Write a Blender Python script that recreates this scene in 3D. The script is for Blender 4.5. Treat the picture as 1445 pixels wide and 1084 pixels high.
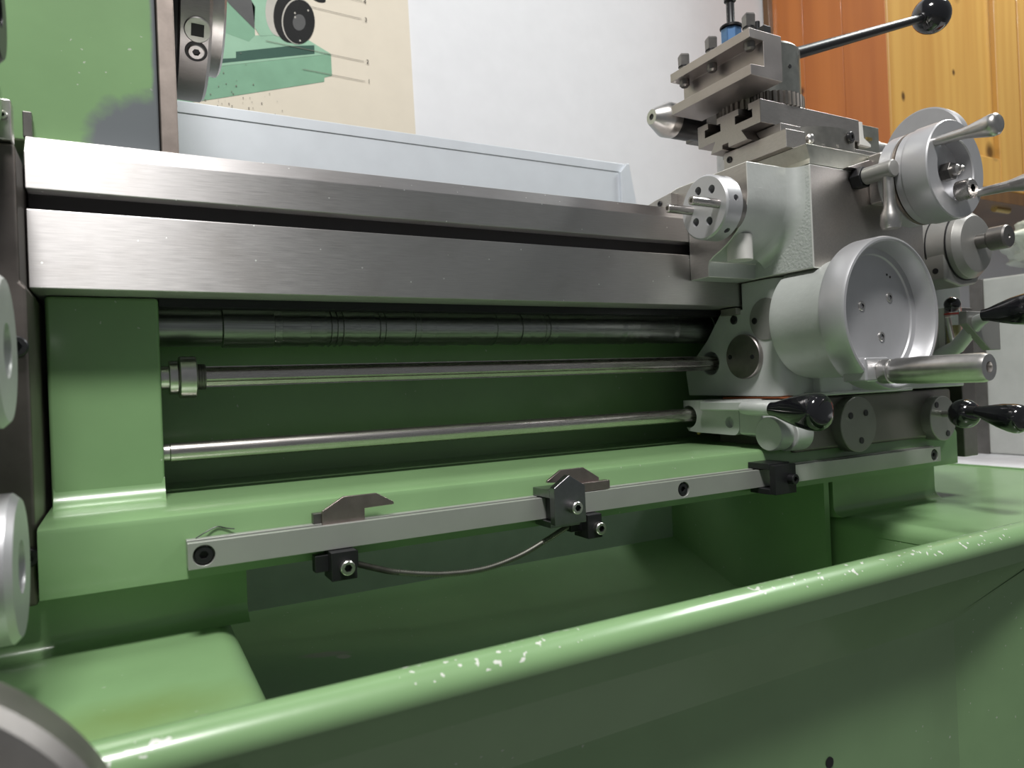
import bpy, bmesh, math, random
from mathutils import Vector, Matrix
random.seed(7)
for o in list(bpy.data.objects): bpy.data.objects.remove(o)
SC = bpy.context.scene
COL = SC.collection

# ------------------------------------------------------------------ camera
cd = bpy.data.cameras.new('camera'); cam = bpy.data.objects.new('camera', cd); COL.objects.link(cam)
right = Vector((0.8771, -0.4786, -0.0405)).normalized()
fwd = Vector((0.4791, 0.8778, 0.0038)); fwd = (fwd - right*fwd.dot(right)).normalized()
up = right.cross(fwd)
rot = Matrix((right, up, -fwd)).transposed()
cam.matrix_world = Matrix.Translation((0.0455, -0.4803, 0.8834)) @ rot.to_4x4()
cd.sensor_width = 36; cd.lens = 36*1002/1445; cd.dof.use_dof = True; cd.dof.focus_distance = 0.56; cd.dof.aperture_fstop = 11.0; cd.clip_start = 0.01; cd.clip_end = 50
SC.camera = cam
# ------------------------------------------------------------------ world, lights, exposure
w = bpy.data.worlds.new('world'); SC.world = w; w.use_nodes = True
bg = w.node_tree.nodes['Background']; bg.inputs[0].default_value = (0.92, 0.97, 1.0, 1); bg.inputs[1].default_value = 0.135
def area(name, loc, target, sx, sy, power, color=(1, 1, 1)):
    l = bpy.data.lights.new(name, 'AREA'); l.shape = 'RECTANGLE'; l.size = sx; l.size_y = sy; l.energy = power; l.color = color
    o = bpy.data.objects.new(name, l); COL.objects.link(o); o.location = loc
    o.rotation_euler = (Vector(target)-Vector(loc)).to_track_quat('-Z', 'Y').to_euler(); return o
area('ceiling_lamp_key', (-0.04, -0.70, 2.35), (0.25, -0.05, 0.85), 0.30, 0.22, 31, (1.0, 0.985, 0.965))
area('ceiling_lamp_right', (1.75, -0.15, 2.35), (0.9, 0.0, 0.8), 0.7, 0.25, 18, (0.97, 1.0, 0.98))
SC.view_settings.view_transform = 'Standard'; SC.view_settings.look = 'None'
SC.view_settings.gamma = 1.0; SC.view_settings.use_curve_mapping = False; SC.view_settings.exposure = 0.12

# ------------------------------------------------------------------ materials
def nm(name):
    m = bpy.data.materials.new(name); m.use_nodes = True
    nt = m.node_tree; b = nt.nodes['Principled BSDF']; return m, nt, b
def node(nt, t, **kw):
    n = nt.nodes.new(t)
    for k, v in kw.items():
        if k in n.inputs: n.inputs[k].default_value = v
        else: setattr(n, k, v)
    return n
def coords(nt, scale=(1, 1, 1)):
    tc = node(nt, 'ShaderNodeNewGeometry'); mp = node(nt, 'ShaderNodeMapping'); mp.inputs['Scale'].default_value = scale
    nt.links.new(tc.outputs['Position'], mp.inputs['Vector']); return mp.outputs['Vector']
def noise(nt, vec, scale, detail=4, rough=.55):
    n = node(nt, 'ShaderNodeTexNoise'); n.inputs['Scale'].default_value = scale; n.inputs['Detail'].default_value = detail; n.inputs['Roughness'].default_value = rough
    nt.links.new(vec, n.inputs['Vector']); return n.outputs['Fac']
def ramp(nt, fac, stops):
    r = node(nt, 'ShaderNodeValToRGB'); e = r.color_ramp.elements
    while len(e) < len(stops): e.new(.5)
    for i, (p, c) in enumerate(stops): e[i].position = p; e[i].color = (*c, 1) if len(c) == 3 else c
    nt.links.new(fac, r.inputs[0]); return r.outputs[0]
def mixc(nt, fac, a, b):
    m = node(nt, 'ShaderNodeMix'); m.data_type = 'RGBA'
    for i, v in ((0, fac), (6, a), (7, b)):
        if hasattr(v, 'is_linked') or isinstance(v, bpy.types.NodeSocket): nt.links.new(v, m.inputs[i])
        else: m.inputs[i].default_value = v if i == 0 else (*v, 1)
    return m.outputs[2]
def bump(nt, b, h, strength, dist):
    n = node(nt, 'ShaderNodeBump'); n.inputs['Strength'].default_value = strength; n.inputs['Distance'].default_value = dist
    nt.links.new(h, n.inputs['Height']); nt.links.new(n.outputs[0], b.inputs['Normal'])
def lin(r, g, bb):
    f = lambda c: (c/255/12.92) if c/255 <= .04045 else ((c/255+.055)/1.055)**2.4
    return (f(r), f(g), f(bb))
def plain(name, col, rough=.5, metal=0., coat=0., bumpy=0, bscale=300, var=.06):
    m, nt, b = nm(name); v = coords(nt)
    f = noise(nt, v, 35, 5)
    c1 = tuple(x*(1-var) for x in col); c2 = tuple(min(1, x*(1+var)) for x in col)
    nt.links.new(ramp(nt, f, [(.3, c1), (.7, c2)]), b.inputs['Base Color'])
    b.inputs['Roughness'].default_value = rough; b.inputs['Metallic'].default_value = metal; b.inputs['Coat Weight'].default_value = coat
    if bumpy: bump(nt, b, noise(nt, v, bscale, 3), bumpy, .0006)
    return m
def green(name, col=(0.22, 0.368, 0.172), rough=.3, dirt=.35, patch=None, speck=True, chips=False):
    m, nt, b = nm(name); v = coords(nt)
    f = noise(nt, v, 14, 6)
    c = ramp(nt, f, [(.25, tuple(x*(1-dirt*.35) for x in col)), (.65, col), (.9, tuple(x*1.05 for x in col))])
    if speck:                                   # scattered chips in the paint
        def gt(x, t):
            n_ = node(nt, 'ShaderNodeMath', operation='GREATER_THAN'); n_.inputs[1].default_value = t; nt.links.new(x, n_.inputs[0]); return n_.outputs[0]
        def mul(x, y):
            n_ = node(nt, 'ShaderNodeMath', operation='MULTIPLY'); nt.links.new(x, n_.inputs[0]); nt.links.new(y, n_.inputs[1]); return n_.outputs[0]
        if chips:                               # knocks along the top of the rim
            sp = node(nt, 'ShaderNodeSeparateXYZ'); nt.links.new(v, sp.inputs[0])
            k = mul(mul(gt(noise(nt, v, 260, 2, .4), .655), gt(noise(nt, v, 11, 2), .53)), gt(sp.outputs['Z'], .7635))
        else:
            vo = node(nt, 'ShaderNodeTexVoronoi'); vo.inputs['Scale'].default_value = 110
            ds = node(nt, 'ShaderNodeVectorMath', operation='MULTIPLY_ADD'); nz = node(nt, 'ShaderNodeTexNoise'); nz.inputs['Scale'].default_value = 400; nt.links.new(v, nz.inputs['Vector'])
            nt.links.new(nz.outputs['Color'], ds.inputs[0]); ds.inputs[1].default_value = (.003, .003, .003); nt.links.new(v, ds.inputs[2]); nt.links.new(ds.outputs[0], vo.inputs['Vector'])
            a = node(nt, 'ShaderNodeMath', operation='LESS_THAN'); a.inputs[1].default_value = .075; nt.links.new(vo.outputs['Distance'], a.inputs[0])
            k = mul(a.outputs[0], gt(noise(nt, v, 9, 2), .53))
        c = mixc(nt, k, c, (.62, .64, .58) if chips else (.42, .48, .37))
    if patch:                                   # (centre, radius, colour) of a worn area
        for ctr, rad, pc, soft in patch:
            d = node(nt, 'ShaderNodeVectorMath', operation='SUBTRACT'); nt.links.new(v, d.inputs[0]); d.inputs[1].default_value = ctr
            dv = node(nt, 'ShaderNodeVectorMath', operation='DIVIDE'); nt.links.new(d.outputs[0], dv.inputs[0]); dv.inputs[1].default_value = rad
            ln = node(nt, 'ShaderNodeVectorMath', operation='LENGTH'); nt.links.new(dv.outputs[0], ln.inputs[0])
            nz = noise(nt, v, 60, 4); ad = node(nt, 'ShaderNodeMath', operation='MULTIPLY_ADD'); nt.links.new(nz, ad.inputs[0]); ad.inputs[1].default_value = .5; nt.links.new(ln.outputs[1], ad.inputs[2])
            hf = node(nt, 'ShaderNodeMath', operation='MULTIPLY'); nt.links.new(ad.outputs[0], hf.inputs[0]); hf.inputs[1].default_value = .5
            c = mixc(nt, ramp(nt, hf.outputs[0], [((1.25-soft)/2, (1, 1, 1)), (.625, (0, 0, 0))]), c, pc)
    nt.links.new(c, b.inputs['Base Color'])
    b.inputs['Roughness'].default_value = rough; b.inputs['Coat Weight'].default_value = .35; b.inputs['Coat Roughness'].default_value = .12
    bump(nt, b, noise(nt, v, 90, 3), .12, .0006)
    return m
def steel(name, col=(.5, .47, .44), rough=.34, stretch=(1, 1, 1), aniso=0, tangent=None, var=.14, scale=120, stain=.0, speck=False):
    m, nt, b = nm(name); v = coords(nt, stretch)
    f = noise(nt, v, scale, 6, .6)
    c = ramp(nt, f, [(.25, tuple(x*(1-var) for x in col)), (.75, tuple(min(1, x*(1+var)) for x in col))])
    if stain:
        g = noise(nt, coords(nt), 22, 5)
        c = mixc(nt, ramp(nt, g, [(.5, (0, 0, 0)), (.75, (stain, stain, stain))]), c, tuple(x*.55 for x in (col[0], col[1]*.93, col[2]*.85)))
    if speck:                                   # stray bright chips
        vo = node(nt, 'ShaderNodeTexVoronoi'); vo.inputs['Scale'].default_value = 95; nt.links.new(coords(nt), vo.inputs['Vector'])
        a = node(nt, 'ShaderNodeMath', operation='LESS_THAN'); a.inputs[1].default_value = .055; nt.links.new(vo.outputs['Distance'], a.inputs[0])
        c = mixc(nt, a.outputs[0], c, (1, 1, .97))
    nt.links.new(c, b.inputs['Base Color']); b.inputs['Metallic'].default_value = 1
    r = node(nt, 'ShaderNodeMapRange'); nt.links.new(f, r.inputs[0]); r.inputs[3].default_value = rough*.82; r.inputs[4].default_value = rough*1.2
    nt.links.new(r.outputs[0], b.inputs['Roughness'])
    if aniso:
        b.inputs['Anisotropic'].default_value = aniso
        cx = node(nt, 'ShaderNodeCombineXYZ')
        for i in range(3): cx.inputs[i].default_value = tangent[i]
        nt.links.new(cx.outputs[0], b.inputs['Tangent'])
    bump(nt, b, f, .06, .0004)
    return m
def wood(name, base, dark, scale=(9, 9, 1.1), knots=()):
    m, nt, b = nm(name); v = coords(nt, scale)
    wv = node(nt, 'ShaderNodeTexWave', wave_type='RINGS', rings_direction='Z'); wv.inputs['Scale'].default_value = 1.3; wv.inputs['Distortion'].default_value = 6; wv.inputs['Detail'].default_value = 4
    nt.links.new(v, wv.inputs['Vector'])
    f = noise(nt, coords(nt, (60, 60, 2.2)), 2.5, 6)
    mid = tuple((p*2+q)/3 for p, q in zip(base, dark))
    f2 = noise(nt, coords(nt, (7, 7, .35)), 1.6, 3)
    c = mixc(nt, .30, ramp(nt, wv.outputs['Fac'], [(.2, base), (.9, mid)]), ramp(nt, f, [(.3, mid), (.7, base)]))
    c = mixc(nt, ramp(nt, f2, [(.45, (0, 0, 0)), (.62, (.55, .55, .55))]), c, dark)
    vo = node(nt, 'ShaderNodeTexVoronoi'); vo.inputs['Scale'].default_value = 5.0; nt.links.new(coords(nt, (1, 1, .8)), vo.inputs['Vector'])
    c = mixc(nt, ramp(nt, vo.outputs['Distance'], [(.0, (1, 1, 1)), (.075, (0, 0, 0))]), c, tuple(x*.3 for x in dark))
    for ctr, rad in knots:
        d = node(nt, 'ShaderNodeVectorMath', operation='SUBTRACT'); nt.links.new(coords(nt), d.inputs[0]); d.inputs[1].default_value = ctr
        dv = node(nt, 'ShaderNodeVectorMath', operation='DIVIDE'); nt.links.new(d.outputs[0], dv.inputs[0]); dv.inputs[1].default_value = rad
        ln = node(nt, 'ShaderNodeVectorMath', operation='LENGTH'); nt.links.new(dv.outputs[0], ln.inputs[0])
        c = mixc(nt, ramp(nt, ln.outputs[1], [(.35, (1, 1, 1)), (.95, (0, 0, 0))]), c, tuple(x*.22 for x in dark))
    nt.links.new(c, b.inputs['Base Color']); b.inputs['Roughness'].default_value = .35; b.inputs['Coat Weight'].default_value = .2
    return m
GREEN = green('green_paint')
GREEN_RIM = green('green_paint_rim', chips=True)
GREEN_HEAD = green('green_paint_headstock', patch=[((.074, .02, 1.045), (.048, .1, .036), (.155, .17, .18), .25), ((.0735, .02, 1.1), (.0065, .1, .3), (.155, .17, .18), .3)])
GREEN_SHELF = green('green_paint_oily_shelf', patch=[((.045, -.135, .753), (.06, .03, .05), (.17, .26, .09), .9)])
GREEN_TRAY = green('green_paint_tray', rough=.32, patch=[((.178, .088, .667), (.026, .007, .05), (.30, .31, .25), .5), ((.190, .080, .667), (.007, .005, .05), (.42, .40, .36), .3), ((.285, .060, .667), (.018, .006, .05), (.30, .30, .25), .5)])
WAY = steel('ground_way_steel', (.56, .54, .535), .42, (2, 60, 60), .8, (0, 0, 1), .1, 30, .25, True)
GROUND = steel('ground_steel', (.52, .49, .465), .42, (20, 4, 20), 0, None, .1, 40, .2)
BRIGHT = steel('bright_steel', (.60, .58, .56), .31, (1, 1, 1), 0, None, .08, 200)
ROD = steel('rod_steel', (.55, .52, .50), .27, (3, 90, 90), 0, None, .18, 20, .35)
DARKSTEEL = steel('dark_grey_steel', (.21, .20, .19), .42, (1, 1, 1), 0, None, .15, 60, .3)
BROWNSTEEL = steel('oily_brown_steel', (.17, .15, .14), .48, (1, 1, 1), 0, None, .2, 40, .4)
HOLDER = steel('tool_holder_steel', (.46, .42, .405), .42, (1, 1, 1), 0, None, .08, 60, .2)
TURN = plain('turned_aluminium', (.52, .52, .535), .40, .6, var=.04)
ALU = plain('sheet_aluminium', (.62, .65, .69), .42, .35, var=.03)
SILVER = plain('silver_casting_paint', (.52, .54, .52), .42, .25, .1, .25, 260)
SILVER_ROUGH = plain('rough_silver_casting_paint', (.50, .52, .50), .42, .25, .1, 1.0, 420)
SILVER_FLAT = plain('satin_silver_paint', (.54, .56, .54), .4, .3, .05, .08, 300)
GREYBOX = plain('grey_housing_steel', (.31, .305, .29), .46, .55, 0, .1, 200)
BLACK = plain('black_oxide', (.018, .018, .02), .38, .3)
GROOVE_GLOOM = plain('black_gloom_groove', (.02, .018, .018), .5)  # gloom of the recess between the guideways, put into the colour
PLASTIC = plain('black_plastic', (.008, .008, .01), .12, 0, .5)
LEADM = steel('oily_leadscrew_cover', (.36, .37, .36), .36, (1, 60, 60), 0, None, .35, 12)
GREYPANEL = plain('grey_painted_panel', (.44, .49, .47), .45)
WALL = plain('wall_plaster', (.66, .665, .685), .8, bumpy=.1, var=.02)
FLOOR = plain('floor_concrete', (.25, .25, .24), .6)
PAPER = plain('poster_paper', (.66, .60, .50), .16, 0, .4, var=.02)
INK = plain('poster_ink_black', (.02, .02, .02), .18, 0, .4)
INKLINE = plain('poster_ink_grey', (.16, .14, .12), .3)
P_GREEN = plain('poster_print_green', (.20, .36, .25), .18, 0, .4)
P_GREEN2 = plain('poster_print_light_green', (.28, .45, .33), .18, 0, .4)
P_DARK = plain('poster_print_dark_green', (.05, .10, .08), .18, 0, .4)
P_GREY = plain('poster_print_grey', (.10, .10, .10), .18, 0, .4)
P_SILVER = plain('poster_print_silver', (.45, .43, .39), .18, 0, .4)
PINE_O = wood('pine_side_light_tone', lin(196, 118, 52), lin(150, 78, 26), knots=[((1.19, .4270, 1.4200), (.05, .011, .011))])  # cabinet side: its different lighting is baked in as an orange tone
PINE_Y = wood('pine_front_light_tone', lin(206, 160, 84), lin(178, 124, 56), knots=[((1.5050, .25, 1.2930), (.020, .05, .024)), ((1.2240, .25, 1.3500), (.007, .05, .011)), ((1.395, .26, 1.425), (.006, .05, .008))])  # cabinet front: the yellower lighting on this face is baked in
PINE_D = wood('dark_pine', lin(110, 78, 44), lin(70, 44, 22))
WHITEB = plain('white_laminate', (.72, .72, .74), .45)
BOXGREY = plain('light_grey_enamel', (.44, .45, .43), .5)
REDBOX = plain('red_card', (.42, .09, .05), .6)
BLUE = plain('blue_anodised', (.10, .20, .38), .3, .6)
BRASS = plain('brass', (.65, .48, .18), .3, 1)
ORANGE = plain('orange_sealant', (.40, .11, .04), .5)
RED = plain('red_paint', (.5, .06, .04), .4)
WHITEPAINT = plain('white_worn_paint', (.62, .61, .58), .5)
LABELW = plain('white_sticker', (.7, .66, .6), .5)
def glass(name, col, rough=.05):
    m, nt, b = nm(name); b.inputs['Base Color'].default_value = (*col, 1); b.inputs['Roughness'].default_value = rough
    b.inputs['Transmission Weight'].default_value = 1; b.inputs['IOR'].default_value = 1.45; return m
GLASS = glass('clear_tube', (.9, .92, .9)); 
OIL = plain('yellow_oil', (.52, .48, .20), .1)
SOCKET_SHADE = plain('socket_shade', (.012, .012, .012), .6)  # near-black walls and floor paint in the shade inside hex recesses
WORN_HIGHLIGHT = plain('worn_highlight_edge', (.72, .72, .68), .4, .6)  # bare worn paint edges, brightened to paint in the edge highlight too
BAG = plain('crumpled_white_plastic', (.74, .80, .70), .28, 0, .3)

# ------------------------------------------------------------------ mesh helpers (all shapes are given in world metres)
class B:
    def __init__(s): s.bm = bmesh.new()
    def verts(s, pts): return [s.bm.verts.new(p) for p in pts]
    def box(s, x0, x1, y0, y1, z0, z1):
        v = s.verts([(x, y, z) for x in (x0, x1) for y in (y0, y1) for z in (z0, z1)])
        for f in ((0, 1, 3, 2), (4, 6, 7, 5), (0, 4, 5, 1), (2, 3, 7, 6), (0, 2, 6, 4), (1, 5, 7, 3)): s.bm.faces.new([v[i] for i in f])
        return s
    def prism(s, poly, axis, a, b):
        """poly in the two other axes (in x,y,z order), extruded from a to b along axis"""
        def mk(p, t):
            q = list(p); q.insert(axis, t); return q
        A = s.verts([mk(p, a) for p in poly]); Bv = s.verts([mk(p, b) for p in poly]); n = len(poly)
        s.bm.faces.new(A); s.bm.faces.new(list(reversed(Bv)))
        for i in range(n): s.bm.faces.new([A[i], Bv[i], Bv[(i+1) % n], A[(i+1) % n]])
        return s
    def lathe(s, prof, o, d, n=32, a0=0):
        """prof = [(radius, distance along d)]; closed at ends when radius is 0"""
        d = Vector(d).normalized(); q = Vector((0, 0, 1)).rotation_difference(d); o = Vector(o); rings = []
        for r, h in prof:
            if r <= 1e-7: rings.append([s.bm.verts.new(o+q @ Vector((0, 0, h)))])
            else: rings.append(s.verts([o+q @ Vector((r*math.cos(a0+2*math.pi*i/n), r*math.sin(a0+2*math.pi*i/n), h)) for i in range(n)]))
        for R0, R1 in zip(rings, rings[1:]):
            for i in range(n):
                j = (i+1) % n
                if len(R0) == 1 and len(R1) == 1: continue
                if len(R0) == 1: s.bm.faces.new([R0[0], R1[j], R1[i]])
                elif len(R1) == 1: s.bm.faces.new([R0[i], R0[j], R1[0]])
                else: s.bm.faces.new([R0[i], R0[j], R1[j], R1[i]])
        return s
    def cyl(s, o, d, r, h, n=32, ch=0.0, a0=0):
        if ch: return s.lathe([(0, 0), (r-ch, 0), (r, ch), (r, h-ch), (r-ch, h), (0, h)], o, d, n, a0)
        return s.lathe([(0, 0), (r, 0), (r, h), (0, h)], o, d, n, a0)
    def tube(s, pts, rad, n=10, cap=True):
        pts = [Vector(p) for p in pts]; rings = []; ref = None
        for i, p in enumerate(pts):
            t = (pts[min(i+1, len(pts)-1)]-pts[max(i-1, 0)]).normalized()
            if ref is None: ref = t.orthogonal().normalized()
            ref = (ref-t*ref.dot(t)).normalized(); bi = t.cross(ref); r = rad[i] if isinstance(rad, (list, tuple)) else rad
            rings.append(s.verts([p+ref*r*math.cos(2*math.pi*k/n)+bi*r*math.sin(2*math.pi*k/n) for k in range(n)]))
        for A, C in zip(rings, rings[1:]):
            for k in range(n): s.bm.faces.new([A[k], A[(k+1) % n], C[(k+1) % n], C[k]])
        if cap: s.bm.faces.new(list(reversed(rings[0]))); s.bm.faces.new(rings[-1])
        return s
    def sphere(s, o, r, sc=(1, 1, 1), n=24):
        m = Matrix.Translation(o) @ Matrix.Diagonal((*sc, 1)); bmesh.ops.create_uvsphere(s.bm, u_segments=n, v_segments=n//2, radius=r, matrix=m); return s
    def socket(s, o, d, r, h, hexr, depth, ch=None):
        """socket-head screw: cylinder from o along d with a hexagon recess in its end"""
        d = Vector(d).normalized(); q = Vector((0, 0, 1)).rotation_difference(d); o = Vector(o); N = 24; ch = r*.12 if ch is None else ch
        def hx(i):
            a = 2*math.pi*i/N; k = math.pi/3; b = (a % k)-k/2; rr = hexr*math.cos(k/2)/math.cos(b); return (rr*math.cos(a), rr*math.sin(a))
        def ring(fn, z): return s.verts([o+q @ Vector((*fn(i), z)) for i in range(N)])
        c = lambda R: (lambda i: (R*math.cos(2*math.pi*i/N), R*math.sin(2*math.pi*i/N)))
        rs = [ring(c(r), 0), ring(c(r), h-ch), ring(c(r-ch), h), ring(hx, h), ring(hx, h-depth)]
        for A, C in zip(rs, rs[1:]):
            for i in range(N): s.bm.faces.new([A[i], A[(i+1) % N], C[(i+1) % N], C[i]])
        s.bm.faces.new(list(reversed(rs[0]))); f = s.bm.faces.new(rs[-1]); f.material_index = 1
        for v in rs[-1]:
            for f in v.link_faces: f.material_index = 1
        return s
    def mesh(s, name, off):
        bmesh.ops.recalc_face_normals(s.bm, faces=s.bm.faces[:])
        me = bpy.data.meshes.new(name); bmesh.ops.translate(s.bm, verts=s.bm.verts[:], vec=-Vector(off)); s.bm.to_mesh(me); s.bm.free(); return me
WL = {}                                                     # world location of every object's origin
def centre(b):
    xs = [v.co for v in b.bm.verts]; return Vector([(min(c[i] for c in xs)+max(c[i] for c in xs))/2 for i in range(3)])
def obj(name, b, mat, parent=None, bev=0, seg=2, smooth=35, cuts=None, label=None, cat=None, group=None, kind=None, split=None, edge=None):
    c = centre(b)
    if parent is None: c.z = min(v.co.z for v in b.bm.verts)
    me = b.mesh(name, c); o = bpy.data.objects.new(name, me); COL.objects.link(o)
    WL[o] = c
    if parent: o.parent = parent; o.location = c-WL[parent]
    else: o.location = c
    for mm in (mat if isinstance(mat, (list, tuple)) else [mat]): me.materials.append(mm)
    if split:
        for p in me.polygons: p.material_index = split(p)
    if cuts:                                                # real holes
        cb = B()
        for cc in cuts: cc(cb)
        cm = cb.mesh('cut', c); co = bpy.data.objects.new('cut', cm); COL.objects.link(co)
        o2 = bpy.data.objects.new('tmp', me); COL.objects.link(o2)
        md = o2.modifiers.new('b', 'BOOLEAN'); md.object = co; md.operation = 'DIFFERENCE'; md.solver = 'EXACT'
        bpy.context.view_layer.update(); dg = bpy.context.evaluated_depsgraph_get()
        nmh = bpy.data.meshes.new_from_object(o2.evaluated_get(dg)); o.data = nmh; nmh.name = name
        bpy.data.objects.remove(co); bpy.data.objects.remove(o2); me = nmh
    for p in me.polygons: p.use_smooth = True
    me.set_sharp_from_angle(angle=math.radians(smooth))
    if bev:
        md = o.modifiers.new('bevel', 'BEVEL'); md.width = bev; md.segments = seg; md.limit_method = 'ANGLE'; md.angle_limit = math.radians(38); md.harden_normals = True
        if edge is not None: o.data.materials.append(edge); md.material = len(o.data.materials)-1
    if label: o['label'] = label
    if cat: o['category'] = cat
    if group: o['group'] = group
    if kind: o['kind'] = kind
    return o
def thing(name, loc, label, cat, group=None):
    o = bpy.data.objects.new(name, None); COL.objects.link(o); o.location = loc; o.empty_display_size = .02; WL[o] = Vector(loc)
    o['label'] = label; o['category'] = cat
    if group: o['group'] = group
    return o
def arc(cx, cy, r, a0, a1, n=8): return [(cx+r*math.cos(math.radians(a0+(a1-a0)*i/n)), cy+r*math.sin(math.radians(a0+(a1-a0)*i/n))) for i in range(n+1)]
mX, mY = (-1, 0, 0), (0, -1, 0)
def screw(name, o, d, r, h, mat, parent, hexr=None, depth=None, label=None):
    return obj(name, B().socket(o, d, r, h, hexr or r*.52, depth or h*.6), [mat, SOCKET_SHADE], parent, label=label)

# ================================================================== the room
obj('wall_back', B().box(-2.2, 3.2, .5, .6, 0, 2.6), WALL, kind='structure', label='plain white plastered wall behind the lathe')
obj('floor', B().box(-2.2, 3.2, -2.0, .6, -.1, 0), FLOOR, kind='structure', label='grey concrete workshop floor')

# ================================================================== chip tray
T = thing('chip_tray', (.35, 0, 0), 'green enamelled chip tray with rounded rim under the lathe bed', 'chip tray')
rimp = [(-.185, .742), (-.186, .757), (-.189, .7635), (-.1935, .7672), (-.199, .7687), (-.2045, .7672), (-.2085, .7635), (-.2098, .7595), (-.209, .7565), (-.205, .7550), (-.203, .742)]
obj('rim', B().prism(rimp, 0, -.38, 1.10), GREEN_RIM, T, smooth=50, label='rounded green front rim with chipped paint')
# raised shelves at both ends, rounded into the basin between them
pl = [(-.38, .735), (-.38, .7498), (.086, .7498)] + arc(.086, .7358, .014, 90, 10, 7)[1:] + [(.1005, .735)]
obj('end_shelf', B().prism(pl, 1, -.1865, .2), GREEN_SHELF, T, smooth=50, label='flat green end shelf stained with yellow oil')
obj('shelf_wall', B().prism([(-.38, .7355), (.0995, .7355), (.115, .64), (-.38, .64)], 1, -.170, .2), GREEN, T)
pr = [(1.10, .7305), (1.10, .7448), (.664, .7448)] + arc(.664, .7328, .012, 90, 172, 7)[1:] + [(.6520, .7305)]
obj('end_shelf', B().prism(pr, 1, -.1865, .2), GREEN, T, smooth=50)
obj('shelf_wall', B().prism([(1.10, .7310), (.6525, .7310), (.645, .63), (1.10, .63)], 1, -.170, .2), GREEN, T)
bf = B()                                                     # basin floor falls towards the right
xs = [(.09, .686), (.13, .684), (.2, .676), (.3, .663), (.45, .656), (.66, .652)]
vv = [bf.verts([(x, .2, .690), (x, .105, z), (x, .02, z-.004), (x, -.171, z-.009)]) for x, z in xs]
for a, b_ in zip(vv, vv[1:]):
    for i in range(3): bf.bm.faces.new([a[i], a[i+1], b_[i+1], b_[i]])
obj('basin_floor', bf, GREEN_TRAY, T, smooth=20, label='dark green basin floor with scraped patches')
obj('panel', B().box(.09, .66, .2, .206, .66, .80), GREYPANEL, T, label='grey painted panel at the back of the basin')
obj('basin_wall', B().box(.635, .642, -.02, .2, .64, .79), GREEN, T)
# front apron: sloping fascia, bend, upright panel and the flared end
fa = B()
L = [(.078, -.2035, .7555, -.1765, .7005), (.57, -.2035, .7555, -.1765, .7005), (.70, -.2035, .7555, -.2030, .7500), (1.10, -.2035, .7555, -.2030, .7500)]
rows = [fa.verts([(x, y0, z0), (x, y0+.0006, z0-.003), (x, y1-.002, z1+.004), (x, y1, z1), (x, y1+.0005, z1-.006), (x, y1, .3)]) for x, y0, z0, y1, z1 in L]
for a, b_ in zip(rows, rows[1:]):
    for i in range(5): fa.bm.faces.new([a[i], b_[i], b_[i+1], a[i+1]])
obj('fascia', fa, GREEN, T, smooth=8, label='folded green front panel leaning in below the rim')
obj('fascia', B().box(-.38, .080, -.2045, -.17, .3, .7565), GREEN, T, bev=.003, seg=3)
obj('bolt_hole', B().cyl((.4293, -.1755, .6374), mY, .0035, .0012, 20), BLACK, T)
obj('end_panel', B().box(1.093, 1.10, -.2025, .2, .3, .7465), GREEN, T)
obj('end_panel', B().box(-.38, -.373, -.2025, .2, .3, .7525), GREEN, T)
obj('panel', B().box(-.38, 1.10, .206, .212, .3, .785), GREEN, T)
obj('leg_plinth', B().box(-.38, 1.10, -.16, .2, 0, .32), GREEN, T, bev=.004)

# ================================================================== lathe bed
bed = thing('lathe_bed', (.4, .05, .745), 'long ground steel lathe bed on a green casting with an open gap below', 'lathe bed')
XR = .86
obj('guideway', B().prism([(0, 1.0065), (0, 1.0277), (.0105, 1.0392), (.13, 1.0392), (.13, 1.0065)], 0, 0, XR), WAY, bed, bev=.0006, label='bevelled upper guideway of bright ground steel')
obj('way_groove', B().box(.0005, XR, .012, .12, .9945, 1.0070), GROOVE_GLOOM, bed, label='black groove between the two guideways')
obj('guideway', B().box(0, XR, 0, .12, .95, .995), WAY, bed, bev=.0007, label='flat lower guideway of bright ground steel')
obj('end_column', B().box(.005, .0665, .028, .125, .818, .9495), GREEN, bed, bev=.0022, seg=3, label='green column below the bed beside the gearbox plate')
obj('end_column', B().box(.79, .845, .028, .125, .818, .9495), GREEN, bed, bev=.002)
obj('web', B().box(.06, .80, .118, .13, .815, .9505), GREEN, bed)
obj('rack', B().box(.067, .80, .03, .045, .9445, .9499), BLACK, bed)
lp = [(-.0455, .784), (-.0455, .8165), (-.0443, .8193), (-.0415, .8205), (.0, .8208), (.13, .8208), (.13, .784)]
obj('ledge', B().prism(lp, 0, .004, .815), GREEN, bed, smooth=30, label='glossy green ledge that carries the stop bar')
fil = [(.0285, .8205)] + [(.0285-.014*(1-math.cos(math.radians(a))) - 0, .8205+.014*(1-math.sin(math.radians(a)))) for a in (0, 15, 30, 45, 60, 75, 90)]
obj('column_fillet', B().prism(fil, 0, .006, .0665), GREEN, bed, smooth=60)
def pedestal(x0, x1, zb, r, zt=.786):
    p = [(.2, zt), (-.020, zt), (-.020, zb+r)] + [(-.020-r*(1-math.cos(math.radians(a))), zb+r*(1-math.sin(math.radians(a)))) for a in (15, 30, 45, 60, 75, 90)] + [(-.01, zb-.002), (.2, zb-.002)]
    return B().prism(p, 0, x0, x1)
obj('pedestal', pedestal(-.30, .1070, .7496, .010, .7780), GREEN, bed, smooth=50)
obj('pedestal_cap', B().box(.004, .1070, -.020, .2, .7780, .7860), GREEN, bed)
obj('pedestal', pedestal(.648, .815, .7446, .010), GREEN, bed, smooth=50)
obj('end_bracket', B().box(.846, .872, -.036, .12, .787, .95), DARKSTEEL, bed, bev=.001, label='dark steel bracket closing the end of the bed')

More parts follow.
